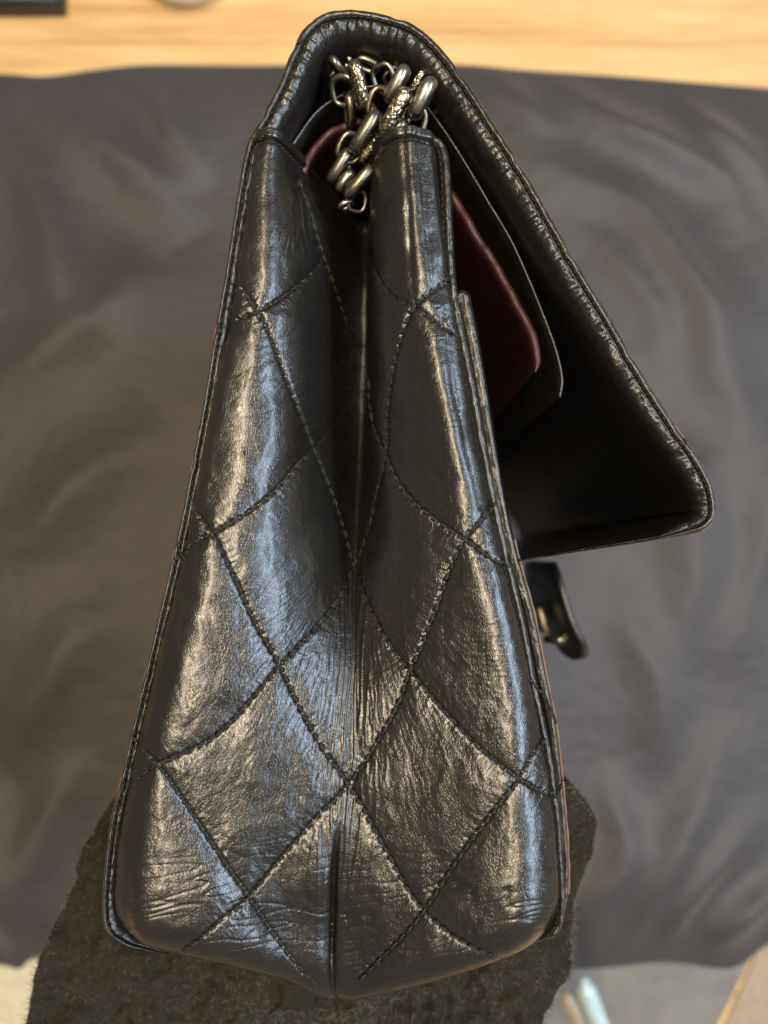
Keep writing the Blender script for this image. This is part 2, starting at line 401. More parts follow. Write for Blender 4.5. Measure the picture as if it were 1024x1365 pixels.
def gusset():
    rows = []
    for Y, ks in ST:
        x = np.array([k[0] for k in ks], float); D = np.array([k[1] for k in ks], float) / 1000
        P = at(x, np.full(len(x), Y), D)
        rows.append(smooth(np.stack([P[:, 0], D], -1) * [1, 1], NU))
    rows = np.array(rows)                                    # stations x NU x (x, D)
    Ys = np.array([s[0] for s in ST], float)
    u = np.linspace(0, 1, NU)
    # front-level row for every v, bottom sagging to the middle
    v = np.linspace(0, 1, NV)
    Yf = 176 + v * (1245 - 176)
    # cubic interpolation between stations
    out = np.zeros((NV, NU, 2))
    tang = np.gradient(rows, Ys, axis=0)
    idx = np.clip(np.searchsorted(Ys, Yf) - 1, 0, len(Ys) - 2)
    h = (Ys[idx + 1] - Ys[idx]); t = (Yf - Ys[idx]) / h
    t = t[:, None, None]; hh = h[:, None, None]
    out = ((2 * t ** 3 - 3 * t ** 2 + 1) * rows[idx] + (t ** 3 - 2 * t ** 2 + t) * hh * tang[idx]
           + (-2 * t ** 3 + 3 * t ** 2) * rows[idx + 1] + (t ** 3 - t ** 2) * hh * tang[idx + 1])
    xw = out[..., 0]; D = out[..., 1]
    YF = np.broadcast_to(Yf[:, None], D.shape).copy()
    # sag of the base towards the fold
    pxf = 512 + xw / (HC + D) * FPX
    sag = np.interp(pxf[-1], [130, 150, 200, 300, 380, 440, 470, 560, 650, 720, 760], [-8, 4, 28, 56, 96, 140, 138, 98, 54, 20, -8])
    YF += sag[None] * (ss(.55, 1.0, v)[:, None] * .7 + .3 * v[:, None] ** 6)
    # rounding under the base
    bt = np.clip((v - .94) / .06, 0, 1)[:, None]
    D = D + .011 * (1 - np.sqrt(np.maximum(0, 1 - bt ** 2 * .98)))
    yw = at(512 + 0 * YF, YF, 0)[..., 1]
    P = np.stack([xw, yw, ZF - D], -1)
    # back wall of the bag base: a last few rows run under
    X, Yp = proj(P)
    d, s = line_field(X, Yp)
    deep = ss(.012, .03, D)
    wedge = np.minimum(u, 1 - u)[None] * 2                    # 0 at the seams
    puff = 1 - np.exp(-(d / 22.0) ** 1.3)
    H = .00075 * puff - (.00030 + .00035 * np.abs(np.cos(math.pi * (s % 1000) / 14.5)) ** 6) * np.exp(-(d / 2.8) ** 2)
    H *= (1 - deep * .6)
    H *= .45 + .55 * ss(0, .10, wedge)
    # puckers that leave the stitching at right angles
    H += .00014 * pn(s / 6.5, d / 22) * np.exp(-d / 13) + .00012 * crease(s / 11 + 3, d / 30) * np.exp(-d / 20)
    # horizontal ripples on the swollen parts of the lobes
    wx = X + 8 * pn(X / 40, Yp / 40); wy = Yp + 8 * pn(X / 40 + 5, Yp / 40)
    H += .00022 * fbm(wx / 46, wy / 60, 3)
    H += .00001 * fbm(wx / 9, wy / 9, 3)
    rip = np.exp(-((X - 590) / 22) ** 2) * np.exp(-((Yp - 600) / 60) ** 2) + .8 * np.exp(-((X - 640) / 30) ** 2) * ss(780, 860, Yp) * ss(1000, 930, Yp)
    H += .00013 * pn(X / 40, Yp / 3.8) * rip
    # the crease bundle that follows the fold below the pinch
    foldx = np.interp(Yp, [280, 480, 620, 740, 860, 1000, 1160, 1330], [486, 486, 478, 470, 467, 461, 446, 442])
    dx = X - foldx
    m1 = np.exp(-(dx / np.interp(Yp, [500, 760, 900, 1100, 1250], [9, 15, 30, 42, 20])) ** 2) * ss(620, 780, Yp) * ss(1240, 1120, Yp)
    H += m1 * (.00036 * ridge(dx / np.interp(Yp, [700, 1100], [6, 12]), Yp / 130) - .0003)
    # fan of fine folds that spreads from the pinch
    cx, cy = 469, 735
    th = np.arctan2(X - cx, Yp - cy); rr = np.hypot(X - cx, Yp - cy)
    m2 = ss(25, 120, rr) * np.exp(-(th / .75) ** 2) * ss(470, 250, rr)
    H += m2 * .00009 * (ridge(th * 26 + .5 * pn(rr / 30, th * 5), rr / 120) - .4)
    m3 = ss(20, 90, rr) * np.exp(-((np.abs(th) - .75) / .4) ** 2) * ss(280, 120, rr)
    H += m3 * .00010 * crease(th * 18, rr / 90)
    # top left: gathers under the hem
    c2x, c2y = 398, 235; th2 = np.arctan2(X - c2x, Yp - c2y); r2 = np.hypot(X - c2x, Yp - c2y)
    m4 = ss(5, 30, r2) * ss(150, 60, r2) * np.exp(-((th2 - .25) / .5) ** 2)
    H += m4 * .00035 * (ridge(th2 * 9, r2 / 80) - .4)
    # random net of wrinkles
    net = crease(wx / 34, wy / 14) * .5 + crease(wx / 16 + 7, wy / 30) * .5 + .7 * crease((wx + wy) / 30, (wy - wx) / 60)
    H -= .00004 * net * ss(-.1, .5, pn(X / 120 + 2, Yp / 150) + .15)
    # low corners: long sideways cracks
    m5 = ss(1090, 1180, Yp)
    H -= m5 * .00020 * (crease((X + 6 * pn(X / 20, Yp / 20)) / 90, (Yp + .16 * X) / 13)) * ss(.05, .3, pn(X / 90, Yp / 60 + 3) + .25)
    # centre slit at the foot of the fold
    m6 = ss(1080, 1180, Yp)
    H -= (1 - bt) * m6 * .0028 * np.exp(-np.abs(dx / 3.5) ** 1.4)
    H += m6 * .0016 * np.exp(-((dx + 22) / 22) ** 2)
    # right lobe top: two long vertical dents
    m7 = ss(420, 330, Yp)
    H -= m7 * .00055 * (np.exp(-((X - 540 - (Yp - 200) * .06) / 4.5) ** 2) + .6 * np.exp(-((X - 557 - (Yp - 200) * .10) / 4) ** 2)) * (.7 + .6 * pn(Yp / 40, X / 30))
    # hems along the top
    hd = YF - 176
    H += -.0008 * np.exp(-((hd - 17) / 2.6) ** 2) + .0006 * ss(16, 12, hd) * ss(0, 3, hd)
    # pull-in at both seams
    H -= .0012 * np.exp(-(np.minimum(u, 1 - u)[None] * 600 / 5.0) ** 2)
    H *= 1 - .85 * bt
    # displace along the surface normal
    du = np.gradient(P, axis=1); dv = np.gradient(P, axis=0)
    N = np.cross(dv, du); N /= np.linalg.norm(N, axis=-1)[..., None] + 1e-12
    if N[NV // 2, 40, 2] < 0: N = -N
    P = P + N * H[..., None]
    # rolled top edge and the run back under the base
    lip = P[:1] + [0, 0, 0]
    top = np.vstack([lip + [0, -.0006, -.010], lip + [0, -.0005, -.002], lip + [0, .0002, -.0006]])
    b = P[-1:]
    bot = np.vstack([b + [0, -.0008, -.004], b + [0, -.0004, -.012]])
    return np.vstack([top, P, bot]), 3
GP, off = gusset()
gus = grid('gusset', GP[:, ::-1], M['leather'], bag)
GX, GY = proj(GP)

# ---- stitches: one shared twisted-thread mesh
def twist_mesh():
    parts = []
    t = np.linspace(0, 1, 9); env = np.sin(np.clip(t * 1.0, 0, 1) * math.pi) ** .45
    for ph in (0, math.pi):
        a = ph + t * 2 * math.pi * 1.0
        p = np.stack([t - .5, np.cos(a) * .075 * env, np.sin(a) * .055 * env + .03 * env], -1)
        parts.append(tube_arrays(p, .075 * (.35 + .65 * env), 5))
    return join(parts)
SV, SF = twist_mesh()
_sme = None
def stitch_me():
    global _sme
    if _sme is None:
        o = mesh_any('stitch', SV, SF, M['thread']); _sme = o.data; bpy.data.objects.remove(o)
    return _sme
def put_stitches(parent, segs, limit=300):
    """segs: (p0, p1, width) world points; the largest become single parts, the rest one joined part"""
    segs = sorted(segs, key=lambda s: -np.linalg.norm(s[1] - s[0]) * s[2])
    rest = []
    for k, (a, b, w) in enumerate(segs):
        e = b - a; L = np.linalg.norm(e)
        if L < 1e-5: continue
        x = e / L; up = CAMP - (a + b) / 2; up /= np.linalg.norm(up); y = np.cross(up, x); y /= np.linalg.norm(y) + 1e-9; z = np.cross(x, y)
        R = np.stack([x * L, y * w, z * w], -1)
        if k < limit:
            o = bpy.data.objects.new('stitch', stitch_me()); COL.objects.link(o); o.parent = parent
            m = Matrix.Identity(4)
            for i in range(3):
                for j in range(3): m[i][j] = R[i, j]
                m[i][3] = ((a + b) / 2)[i]
            o.matrix_local = m
        else: rest.append((SV @ R.T + (a + b) / 2, SF))
    if rest:
        V, F = join(rest); o = mesh_any('stitching', V, F, M['thread'], parent); o['kind'] = 'stuff'
def surf_points(pp, GPa, GXa, GYa, lift):
    out = []
    fx, fy = GXa.ravel(), GYa.ravel(); fp = GPa.reshape(-1, 3)
    for x, y in pp:
        d = (fx - x) ** 2 + (fy - y) ** 2
        c = np.where(d < 3.0 ** 2)[0]
        if len(c) == 0: out.append(None); continue
        i = c[np.argmax(fp[c, 2] - .0004 * d[c])]
        p = fp[i]; v = CAMP - p; out.append(p + v / np.linalg.norm(v) * lift)
    return out
segs = []
for q in Q:
    L = np.concatenate([[0], np.cumsum(np.linalg.norm(np.diff(q, axis=0), axis=1))])
    n = int(L[-1] / 14.5); ss_ = np.linspace(0, L[-1], n * 2 + 1)
    xs = np.interp(ss_, L, q[:, 0]); ysx = np.interp(ss_, L, q[:, 1])
    p = surf_points(np.stack([xs, ysx], -1), GP, GX, GY, .00026)
    for i in range(n):
        a, b = p[2 * i], p[2 * i + 2]
        if a is None or b is None: continue
        if np.linalg.norm(b - a) > .0042: continue
        e = (b - a) * random.uniform(.02, .10); j = rng.normal(0, .00008, 3)
        segs.append((a + (b - a) * .07 + j, b - (b - a) * .07 - j, .0034 * random.uniform(.85, 1.12)))
for u0, u1 in ((.01, .36), (.70, .99)):                     # row of stitches under each hem
    row = GP[3 + 13, int(u0 * NU):int(u1 * NU)]; L = np.concatenate([[0], np.cumsum(np.linalg.norm(np.diff(row, axis=0), axis=1))])
    k = np.arange(0, L[-1], .0019); pts_ = np.stack([np.interp(k, L, row[:, i]) for i in range(3)], -1) + [0, 0, .00025]
    for a, b in zip(pts_[:-1], pts_[1:]): segs.append((a, b, .0026))
put_stitches(gus, segs)

# ---- swept borders
def sweep(name, curve, sec, mat, parent, n, disp=None, width=None, side=1, sub=6, notches=(), D0=None):
    """curve in photo pixels on the near level; sec = [(inward offset px, depth mm)...]"""
    c = smooth(curve, n)
    T = np.gradient(c, axis=0); T /= np.linalg.norm(T, axis=1)[:, None]
    N = np.stack([-T[:, 1], T[:, 0]], -1) * side
    cut = np.zeros(n)
    for nx_, ny_, dep, wd in notches:
        dd = np.hypot(c[:, 0] - nx_, c[:, 1] - ny_); cut += dep * np.exp(-(dd / wd) ** 2)
    s_ = smooth([(a, b) for a, b in sec[1:-1]], (len(sec) - 2) * sub)
    s_ = np.vstack([sec[0], s_, sec[-1]])
    w = np.ones(n) if width is None else np.interp(np.linspace(0, 1, n), *zip(*width))
    o_ = s_[None, :, 0] * w[:, None]; D = np.broadcast_to(s_[None, :, 1] / 1000, o_.shape).copy()
    if D0 is not None: D = D + np.interp(np.linspace(0, 1, n), *zip(*D0))[:, None] / 1000
    o_ = o_ + cut[:, None] * np.exp(-np.abs(o_) / 9) * ss(.03, .004, D)
    X = c[:, None, 0] + N[:, None, 0] * o_; Y = c[:, None, 1] + N[:, None, 1] * o_
    L = np.concatenate([[0], np.cumsum(np.linalg.norm(np.diff(c, axis=0), axis=1))])
    if disp is not None:
        hh = disp(L[:, None], np.broadcast_to(s_[None, :, 0], o_.shape), D)
        D = D - hh
    B = at(X, Y, 0 * D); P = np.stack([B[..., 0], B[..., 1], ZF - D], -1)
    ob = grid(name, P if side < 0 else P[:, ::-1], mat, parent)
    return ob, P, c, N, L
def border_stitches(P, row_frac_px, c, N, L, w, parent, step=9.5, lift=.00003, thick=.0014):
    X, Y = proj(P); segs = []
    n = int(L[-1] / step); s = np.linspace(0, L[-1], n + 1)
    cx = np.interp(s, L, c[:, 0]); cy = np.interp(s, L, c[:, 1]); nx_ = np.interp(s, L, N[:, 0]); ny_ = np.interp(s, L, N[:, 1])
    ww = np.interp(s, L, w) * row_frac_px
    pp = np.stack([cx + nx_ * ww, cy + ny_ * ww], -1)
    p = surf_points(pp, P, X, Y, lift)
    for a, b in zip(p[:-1], p[1:]):
        if a is None or b is None: continue
        e = (b - a) * .06
        segs.append((a + e, b - e, thick * random.uniform(.85, 1.1)))
    put_stitches(parent, segs)

# back panel and flap: one leather, from the lower left corner over the top to the flap's tip
BF = [(215, 1288), (182, 1279), (160, 1268), (143, 1250), (134, 1222), (135, 1180), (144, 1100), (158, 1040), (176, 960), (196, 875), (216, 790), (236, 705), (254, 615), (270, 530), (283, 450), (296, 375),
      (306, 310), (316, 245), (326, 192), (345, 155), (368, 110), (386, 66), (402, 36), (430, 14), (468, 8), (510, 14), (548, 26), (582, 52), (618, 96), (660, 160), (700, 222), (740, 292), (780, 362), (820, 428),
      (860, 498), (900, 560), (932, 606), (952, 645), (958, 678), (953, 696), (938, 708), (912, 714), (860, 723), (800, 732), (740, 741), (694, 748)]
sec = [(1, 236), (-1, 12), (-1.2, 4), (1.5, 1.0), (6, 0), (10.5, .1), (13.6, 1.5), (16.5, .2), (22, .1), (30, 1.3), (36, 5), (39, 14), (39, 40), (39.5, 236)]
wid = [(0, .1), (.012, .3), (.03, .62), (.42, .62), (.48, .72), (.53, .95), (.60, 1.05), (.75, 1.0), (.95, .92), (.975, .8), (1, .06)]
_c = smooth(BF, 2000); _f = float(np.argmin(np.hypot(_c[:, 0] - 950, _c[:, 1] - 700))) / 1999
wid = [(a * _f, b) for a, b in wid[:-2]] + [(_f * .985, .85), (_f, .85), (_f + .03, .22), (1, .08)]
def disp_flap(Lq, o, D):
    g = (.00012 * fbm(Lq / 14, o / 9, 3) + .00005 * pn(Lq / 4, o / 4)) * ss(.03, .004, D)
    wr = ss(14, 20, o) * ss(60, 36, o) * ss(.03, .004, D)
    far = ss(1150, 1300, Lq)                                # wrinkles only along the flap
    g = g + wr * (.00070 * pn(Lq / 6.5, o / 30) + .0005 * (ridge(Lq / 11 + o * .03, o / 40) - .4)) * (.35 + .65 * far)
    g = g + .0002 * pn(Lq / 5, o / 60) * np.exp(-((o - 13) / 4) ** 2)
    return g
notch = [(285, 440, 3, 8), (252, 620, 2, 7), (233, 742, 3, 8), (190, 900, 2, 7), (158, 1046, 3, 8), (348, 152, 3, 8), (390, 60, 2, 8), (530, 20, 3, 8), (618, 92, 4, 8), (696, 214, 4, 8), (766, 334, 4, 8), (845, 468, 4, 8), (908, 574, 4, 8)]
flap, FP, fc, fN, fL = sweep('flap', BF, sec, M['leather_edge'], bag, 900, disp_flap, wid, side=1, sub=7, notches=notch, D0=[(0, 5), (.012, 4), (.035, 0), (1, 0)])
fw = np.interp(np.linspace(0, 1, 900), *zip(*wid))
_i = int(_f * 900); border_stitches(FP, 13.6, fc[:_i], fN[:_i], fL[:_i], fw[:_i], flap, step=10)

# front panel (right edge of the gusset)
FRONT = [(566, 176), (584, 179), (596, 192), (602, 225), (605, 290), (609, 360), (616, 410), (634, 500), (650, 590), (664, 660), (682, 740), (703, 830), (720, 920), (737, 1000), (749, 1080), (754, 1150), (756, 1205), (751, 1238), (737, 1256), (712, 1270), (680, 1282)]
secR = [(1, 234), (0, 8), (-.6, 3), (2, .8), (6, .1), (10, .1), (14, .8), (19, 2.2), (26, 6)]
def disp_edge(Lq, o, D): return (.00014 * fbm(Lq / 16, o / 10, 3) + .00005 * pn(Lq / 4, o / 5)) * ss(.03, .004, D)
fr, RP, rc, rN, rL = sweep('front_panel', FRONT, secR, M['leather_edge'], bag, 520, disp_edge, D0=[(0, 0), (.94, 0), (.975, 4), (1, 5)], width= [(0, .9), (.2, .95), (.95, .75), (1, .1)], side=1, sub=6,
                           notches=[(683, 745, 3, 8), (745, 1062, 2, 8)])
rw = np.interp(np.linspace(0, 1, 520), *zip(*[(0, .9), (.2, .95), (.95, .75), (1, .1)]))
border_stitches(RP, 15.5, rc, rN, rL, rw, fr, step=9.5)
# front pocket lying on the front panel
POCK = [(606, 386), (618, 381), (628, 388), (632, 405), (641, 450), (653, 520), (664, 590), (677, 665), (692, 735), (714, 815), (731, 900), (745, 970), (754, 1050), (760, 1120), (762, 1180), (758, 1215), (750, 1240)]
secP = [(1, 225), (0, 8), (-.4, 3.5), (2, 1.6), (6, 1.0), (12, 1.4), (16, 4)]
pk, PP, pc, pN, pL = sweep('front_pocket', POCK, secP, M['leather_edge'], bag, 420, disp_edge, [(0, 1.4), (.3, 1.1), (1, .7)], side=1, sub=5, notches=[(745, 1005, 2, 9)])

# raw tan edges
def line3(pts, n, D): 
    c = smooth(pts, n); return at(c[:, 0], c[:, 1], np.interp(np.linspace(0, 1, n), np.linspace(0, 1, len(D)), D))
i0, i1 = 22, 400
e = fc[40:372] - fN[40:372] * .9
tube('raw_edge', at(e[:, 0], e[:, 1], 0) - [0, 0, .0026], .00020 * (1 + .5 * pn(np.arange(len(e)) / 9.0, 0 * np.arange(len(e)))), M['edgepaint'], bag, 6)
e = pc[170:400] - pN[170:400] * .6
tube('raw_edge', at(e[:, 0], e[:, 1], 0) - [0, 0, .0028], .00030 * (1 + .8 * pn(np.arange(len(e)) / 11.0, 0 * np.arange(len(e)))), M['edgepaint'], bag, 6)
_i = int(_f * 900); e = fc[_i - 60:_i + 12] - fN[_i - 60:_i + 12] * .9
tube('raw_edge', at(e[:, 0], e[:, 1], 0) - [0, 0, .0022], .00020 * (1 + .6 * pn(np.arange(len(e)) / 7.0, 0 * np.arange(len(e)))), M['edgepaint'], bag, 6)

# quilting threads that cross the borders
cross = [((285, 446), (303, 436)), ((286, 420), (296, 446)), ((232, 748), (252, 735)), ((236, 722), (246, 745)), ((168, 968), (182, 990)), ((158, 1054), (175, 1040)), ((155, 1028), (164, 1056)),
         ((338, 150), (346, 178)), ((360, 176), (344, 186)), ((612, 84), (628, 104)), ((694, 208), (706, 228)), ((762, 326), (776, 346)), ((838, 456), (856, 474)), ((904, 570), (916, 592)), ((388, 62), (404, 52)), ((526, 16), (540, 30)),
         ((592, 376), (606, 366)), ((597, 438), (612, 452)), ((648, 690), (662, 668)), ((664, 748), (684, 756)), ((706, 905), (724, 925)), ((724, 925), (744, 965)), ((732, 1056), (744, 1064)), ((744, 1062), (752, 1036)), ((716, 1000), (728, 985))]
allP = np.vstack([FP.reshape(-1, 3), RP.reshape(-1, 3), PP.reshape(-1, 3), GP.reshape(-1, 3)]); aX, aY = proj(allP)
segs = []
for a, b in cross:
    n = max(2, int(np.hypot(b[0] - a[0], b[1] - a[1]) / 8)); t = np.linspace(0, 1, n + 1)
    p = surf_points([(a[0] + (b[0] - a[0]) * k, a[1] + (b[1] - a[1]) * k) for k in t], allP, aX, aY, .0003)
    for q0, q1 in zip(p[:-1], p[1:]):
        if q0 is not None and q1 is not None and np.linalg.norm(q1 - q0) < .004: segs.append((q0, q1, .0034))
put_stitches(fr, segs)

# base panel and far gusset
bp = [GP[-1] + [0, 0, .0005]]
for D in (.022, .04, .08, .14, .19, .232):
    B = GP[-1].copy(); f = ss(.01, .07, D); B[:, 1] = B[:, 1] * (1 - f) + at(512, 1246, 0)[1] * f; B[:, 2] = ZF - D; bp.append(B)
grid('base_panel', np.array(bp), M['leather'], bag)
fg = []
for Y in np.linspace(190, 1245, 30):
    l = np.interp(Y, [s[0] for s in ST], [s[1][0][0] for s in ST]); r = np.interp(Y, [s[0] for s in ST], [s[1][-1][0] for s in ST])
    x = np.linspace(l, r, 24); B = at(x, np.full(24, Y), 0); B[:, 2] = ZF - .232 + .012 * np.exp(-((x - 470) / 50) ** 2); fg.append(B)
grid('far_gusset', np.array(fg), M['leather_in'], bag)

# inner flap and lining: thin bent sheets seen from their near ends
def sheet(name, pts, D0, D1, th, mat, n=220, wob=.0, parent=bag, D0b=None):
    c = smooth(pts, n); A = at(c[:, 0], c[:, 1], np.full(n, D0))
    T = np.gradient(A, axis=0); T /= np.linalg.norm(T, axis=1)[:, None]
    N = np.stack([-T[:, 1], T[:, 0], 0 * T[:, 0]], -1)
    rows = []
    prof = [(-th / 2, D1 - D0), (-th / 2, .02), (-th / 2, .004), (-th / 2, .0008), (-th * .3, .0002), (0, 0), (th * .3, .0002), (th / 2, .0008), (th / 2, .004), (th / 2, .02), (th / 2, D1 - D0)]
    L = np.linspace(0, 1, n); th_ = np.sqrt(np.clip(np.minimum(L, 1 - L) * 25, 0.02, 1))
    for o, d in prof:
        w = wob * pn(L * 9, 3 + d * 40)
        P = A + N * (o * th_ + w)[:, None]; P[:, 2] -= d + .0006 * pn(L * 30, .5); rows.append(P)
    return grid(name, np.array(rows), mat, parent)
INF = [(383, 206), (398, 182), (420, 152), (445, 133), (480, 118), (520, 116), (556, 130), (585, 164), (618, 214), (650, 268), (682, 322), (708, 380), (728, 430), (742, 470), (749, 505), (746, 530)]
sheet('inner_flap', INF, .010, .225, .0010, M['leather_in'], wob=.0002)
tube('inner_flap_edge', line3(INF, 200, [.0095, .0095, .0095]), .00040, M['metal_bright'] if False else M['leather_edge'], bag, 8)
LIN = [(388, 262), (400, 238), (412, 208), (430, 184), (455, 168), (490, 158), (530, 164), (566, 196), (598, 250), (628, 300), (660, 352), (690, 402), (708, 440), (718, 476), (714, 496)]
lin = sheet('burgundy_lining', LIN, .012, .22, .0022, M['red'], wob=.0003)

# ---- chain
def link_arrays(L, Wd, r, flat=1.0, n=36, sides=12):
    a = np.linspace(0, 2 * math.pi, n, endpoint=False)
    c, s = np.cos(a), np.sin(a); ex = .72
    x = np.sign(c) * np.abs(c) ** ex * (L / 2 - r); y = np.sign(s) * np.abs(s) ** ex * (Wd / 2 - r)
    p = np.stack([x, y, 0 * x], -1)
    V, F = tube_arrays(p, r, sides, closed=True)
    V[:, 2] *= flat
    return V, F
SCL = PXM * 1.08
thick = mesh_any('chain_link', *link_arrays(66 * SCL, 40 * SCL, 8.0 * SCL, 1.15), M['metal'])
tme = thick.data; bpy.data.objects.remove(thick)
o = mesh_any('chain_link', *link_arrays(64 * SCL, 38 * SCL, 8.0 * SCL, 1.1), M['engraved']); eme = o.data; bpy.data.objects.remove(o)
o = mesh_any('chain_link', *link_arrays(50 * SCL, 40 * SCL, 8.0 * SCL, 1.1), M['metal_bright']); bme = o.data; bpy.data.objects.remove(o)
o = mesh_any('chain_link', *link_arrays(42 * SCL, 38 * SCL, 4.2 * SCL, 1.0), M['metal']); rme = o.data; bpy.data.objects.remove(o)
for me in (tme, eme, bme, rme):
    for p in me.polygons: p.use_smooth = True
def put_link(me, zx, zy, D, ang, roll, pitch=0, sc=1.0):
    px, py = 420 + zx / 5.69, 50 + zy / 5.69
    o = bpy.data.objects.new('chain_link', me); COL.objects.link(o); o.parent = bag
    vd = (Vector(CAMP) - Vector(at(px, py, D))).normalized()
    R = Vector((0, 0, 1)).rotation_difference(vd).to_matrix().to_4x4() @ Matrix.Rotation(math.radians(ang), 4, 'Z') @ Matrix.Rotation(math.radians(pitch), 4, 'Y') @ Matrix.Rotation(math.radians(roll), 4, 'X')
    o.matrix_local = Matrix.Translation(Vector(at(px, py, D)) - BAGLOC) @ R @ Matrix.Scale(sc, 4)
# (mesh, zoom x, zoom y, depth, angle in the picture, roll, pitch, scale)
LK = [(tme, 185, 245, .006, -52, 78, 20, .62), (bme, 250, 185, .010, -70, 60, 0, .5), (eme, 332, 370, .003, -76, 80, 8, 1.0),
      (tme, 400, 210, .008, -20, 25, 0, .55), (rme, 215, 405, .006, -80, 20, 10, 1.0), (tme, 260, 560, .010, -86, 74, 10, .72),
      (rme, 500, 505, .004, 70, 15, 0, 1.05), (bme, 622, 352, .000, 57, 84, 0, 1.0), (eme, 606, 566, -.001, 57, 84, 0, 1.02),
      (bme, 815, 465, -.001, 59, 84, 0, 1.12), (eme, 772, 345, .004, 58, 80, 0, .55), (rme, 745, 640, .003, 75, 18, 0, 1.05),
      (tme, 385, 720, .003, 54, 80, 0, .95), (tme, 592, 765, .003, 52, 80, 0, .85), (rme, 268, 840, .008, 60, 12, 0, 1.0),
      (eme, 425, 850, .007, 48, 72, 0, .70), (tme, 195, 975, .009, 55, 76, 0, .8), (bme, 232, 1088, .010, 50, 76, 0, .7),
      (tme, 340, 1100, .008, 46, 80, 0, .85), (rme, 320, 1240, .012, 80, 20, 0, .8), (bme, 236, 1270, .012, 20, 50, 0, .45),
      (rme, 520, 310, .008, -70, 20, 0, .95), (rme, 872, 490, .009, -60, 30, 0, .85), (rme, 590, 300, .010, 40, 30, 0, .7),
      (rme, 330, 960, .012, 70, 40, 0, 1.0), (tme, 120, 300, .014, 30, 60, 0, .5), (tme, 450, 640, .012, -60, 60, 0, .8),
      (tme, 700, 560, .012, 60, 60, 0, .8), (tme, 480, 980, .014, 60, 70, 0, .8)]
for a in LK: put_link(*a)

# ---- clasp tab and turn lock
TAB = [(733, 750), (736, 765), (744, 800), (758, 838), (774, 864), (780, 884)]
def tabmesh():
    c = smooth(TAB, 60); rows = []
    A = at(c[:, 0], c[:, 1], np.full(60, .075))
    T = np.gradient(A, axis=0); T /= np.linalg.norm(T, axis=1)[:, None]; N = np.stack([-T[:, 1], T[:, 0], 0 * T[:, 0]], -1)
    t = np.linspace(0, 1, 60); wz = .050 * np.sqrt(np.clip(1 - ((t - .45) / .56) ** 4, 0.02, 1))
    th = .0034
    for o_, k in [(-.5, 1), (-.5, .0), (-.35, -.05), (0, -.08), (.35, -.05), (.5, 0), (.5, 1), (.35, 1.05), (0, 1.08), (-.35, 1.05), (-.5, 1)]:
        P = A + N * (o_ * th); P[:, 2] -= .017 + wz * (k - .5); rows.append(P)
    return np.array(rows)
tab = grid('clasp_tab', tabmesh(), M['leather_edge'], bag)
pr = at(750, 853, .085)
tube('rivet', [pr + np.array([-.006, 0, -.002]), pr + np.array([-.001, 0, 0]), pr + np.array([.0, 0, .0012]), pr + np.array([0, 0, .0016])], [.0012, .0017, .0015, .0008], M['metal_bright'], tab, 14)
V, F = box_arrays(-.0012, .0012, -.0045, .0045, -.014, .014, .0006)
lk = mesh_any('turn_lock', V, F, simple('dull_lock_metal', (.30, .27, .20), .5, 1.0), bag); lk.location = Vector(at(714, 822, .095)) - BAGLOC; lk.rotation_euler = (0, 0, .28)

# ================================================================== felt support
felt_t = thing('felt_pad', Vector((at(440, 1340, .1)[0], at(440, 1340, .1)[1], .004)), 'fuzzy black wool felt pad propped under the base of the bag', 'felt pad')
FO = [(200, 1000), (160, 1045), (138, 1080), (120, 1115), (102, 1150), (94, 1185), (72, 1230), (58, 1262), (44, 1300), (38, 1345), (30, 1420), (60, 1520), (300, 1560), (600, 1540), (700, 1430), (722, 1372), (742, 1338), (764, 1300), (768, 1250), (774, 1205), (786, 1150), (799, 1104), (790, 1084), (770, 1056), (752, 1052), (715, 1040), (650, 1000), (400, 980)]
def felt_mesh():
    n = 420; c = smooth(FO, n, closed=True)
    ang = np.linspace(0, 1, n)
    jag = 3.0 * fbm(np.arange(n) / 7.0, 0 * ang, 3)
    cen = np.array([430, 1300.0]); rad = c - cen; rl = np.linalg.norm(rad, axis=1)[:, None]
    c = c + rad / rl * jag[:, None]
    rings = []
    for k, (f, d) in enumerate([(1.0, .215), (1.0, .080), (1.004, .050), (1.0, .045)] + [(f, .043) for f in np.linspace(.985, .03, 70)]):
        p = cen + (c - cen) * f; B = at(p[:, 0], p[:, 1], np.full(n, .043)); 
        x, y = p[:, 0], p[:, 1]
        h = (.0035 * fbm(x / 90, y / 90, 3) + .0011 * fbm(x / 14, y / 14, 3)) if k > 1 else 0 * x
        side = .016 * ss(1090, 1300, y) * 0
        B[:, 2] = np.maximum(ZF - d + h + side, .004); rings.append(B)
    return np.array(rings), c
FPm, fcur = felt_mesh()
grid('felt_body', FPm[:, ::-1], M['felt'], felt_t, closed_w=True)
hairs = []
top = FPm[3:]
def hair(p, ln, dr):
    d = np.array(dr, float); d /= np.linalg.norm(d); bend = rng.normal(0, .6, 3); k = np.linspace(0, 1, 4)[:, None]
    path = p + d * ln * k + bend * ln * k ** 2 * .7
    s = np.array([d[1], -d[0], .3]); s /= np.linalg.norm(s); w = .00007 * (1.1 - k)
    V = np.vstack([path - s * w, path + s * w]); F = [(i, i + 1, i + 5, i + 4) for i in range(3)]
    return V, np.array(F)
for i in range(5000):                                        # along the outline
    k = rng.randint(0, len(fcur)); p = fcur[k] + rng.normal(0, 1.5, 2)
    out = fcur[k] - np.array([430, 1300.]); out /= np.linalg.norm(out); out[1] *= -1
    b = FPm[rng.randint(2, 5), k]
    hairs.append(hair(b, rng.uniform(.0006, .0028), (out[0] + rng.normal(0, .7), out[1] + rng.normal(0, .7), rng.normal(.2, .6))))
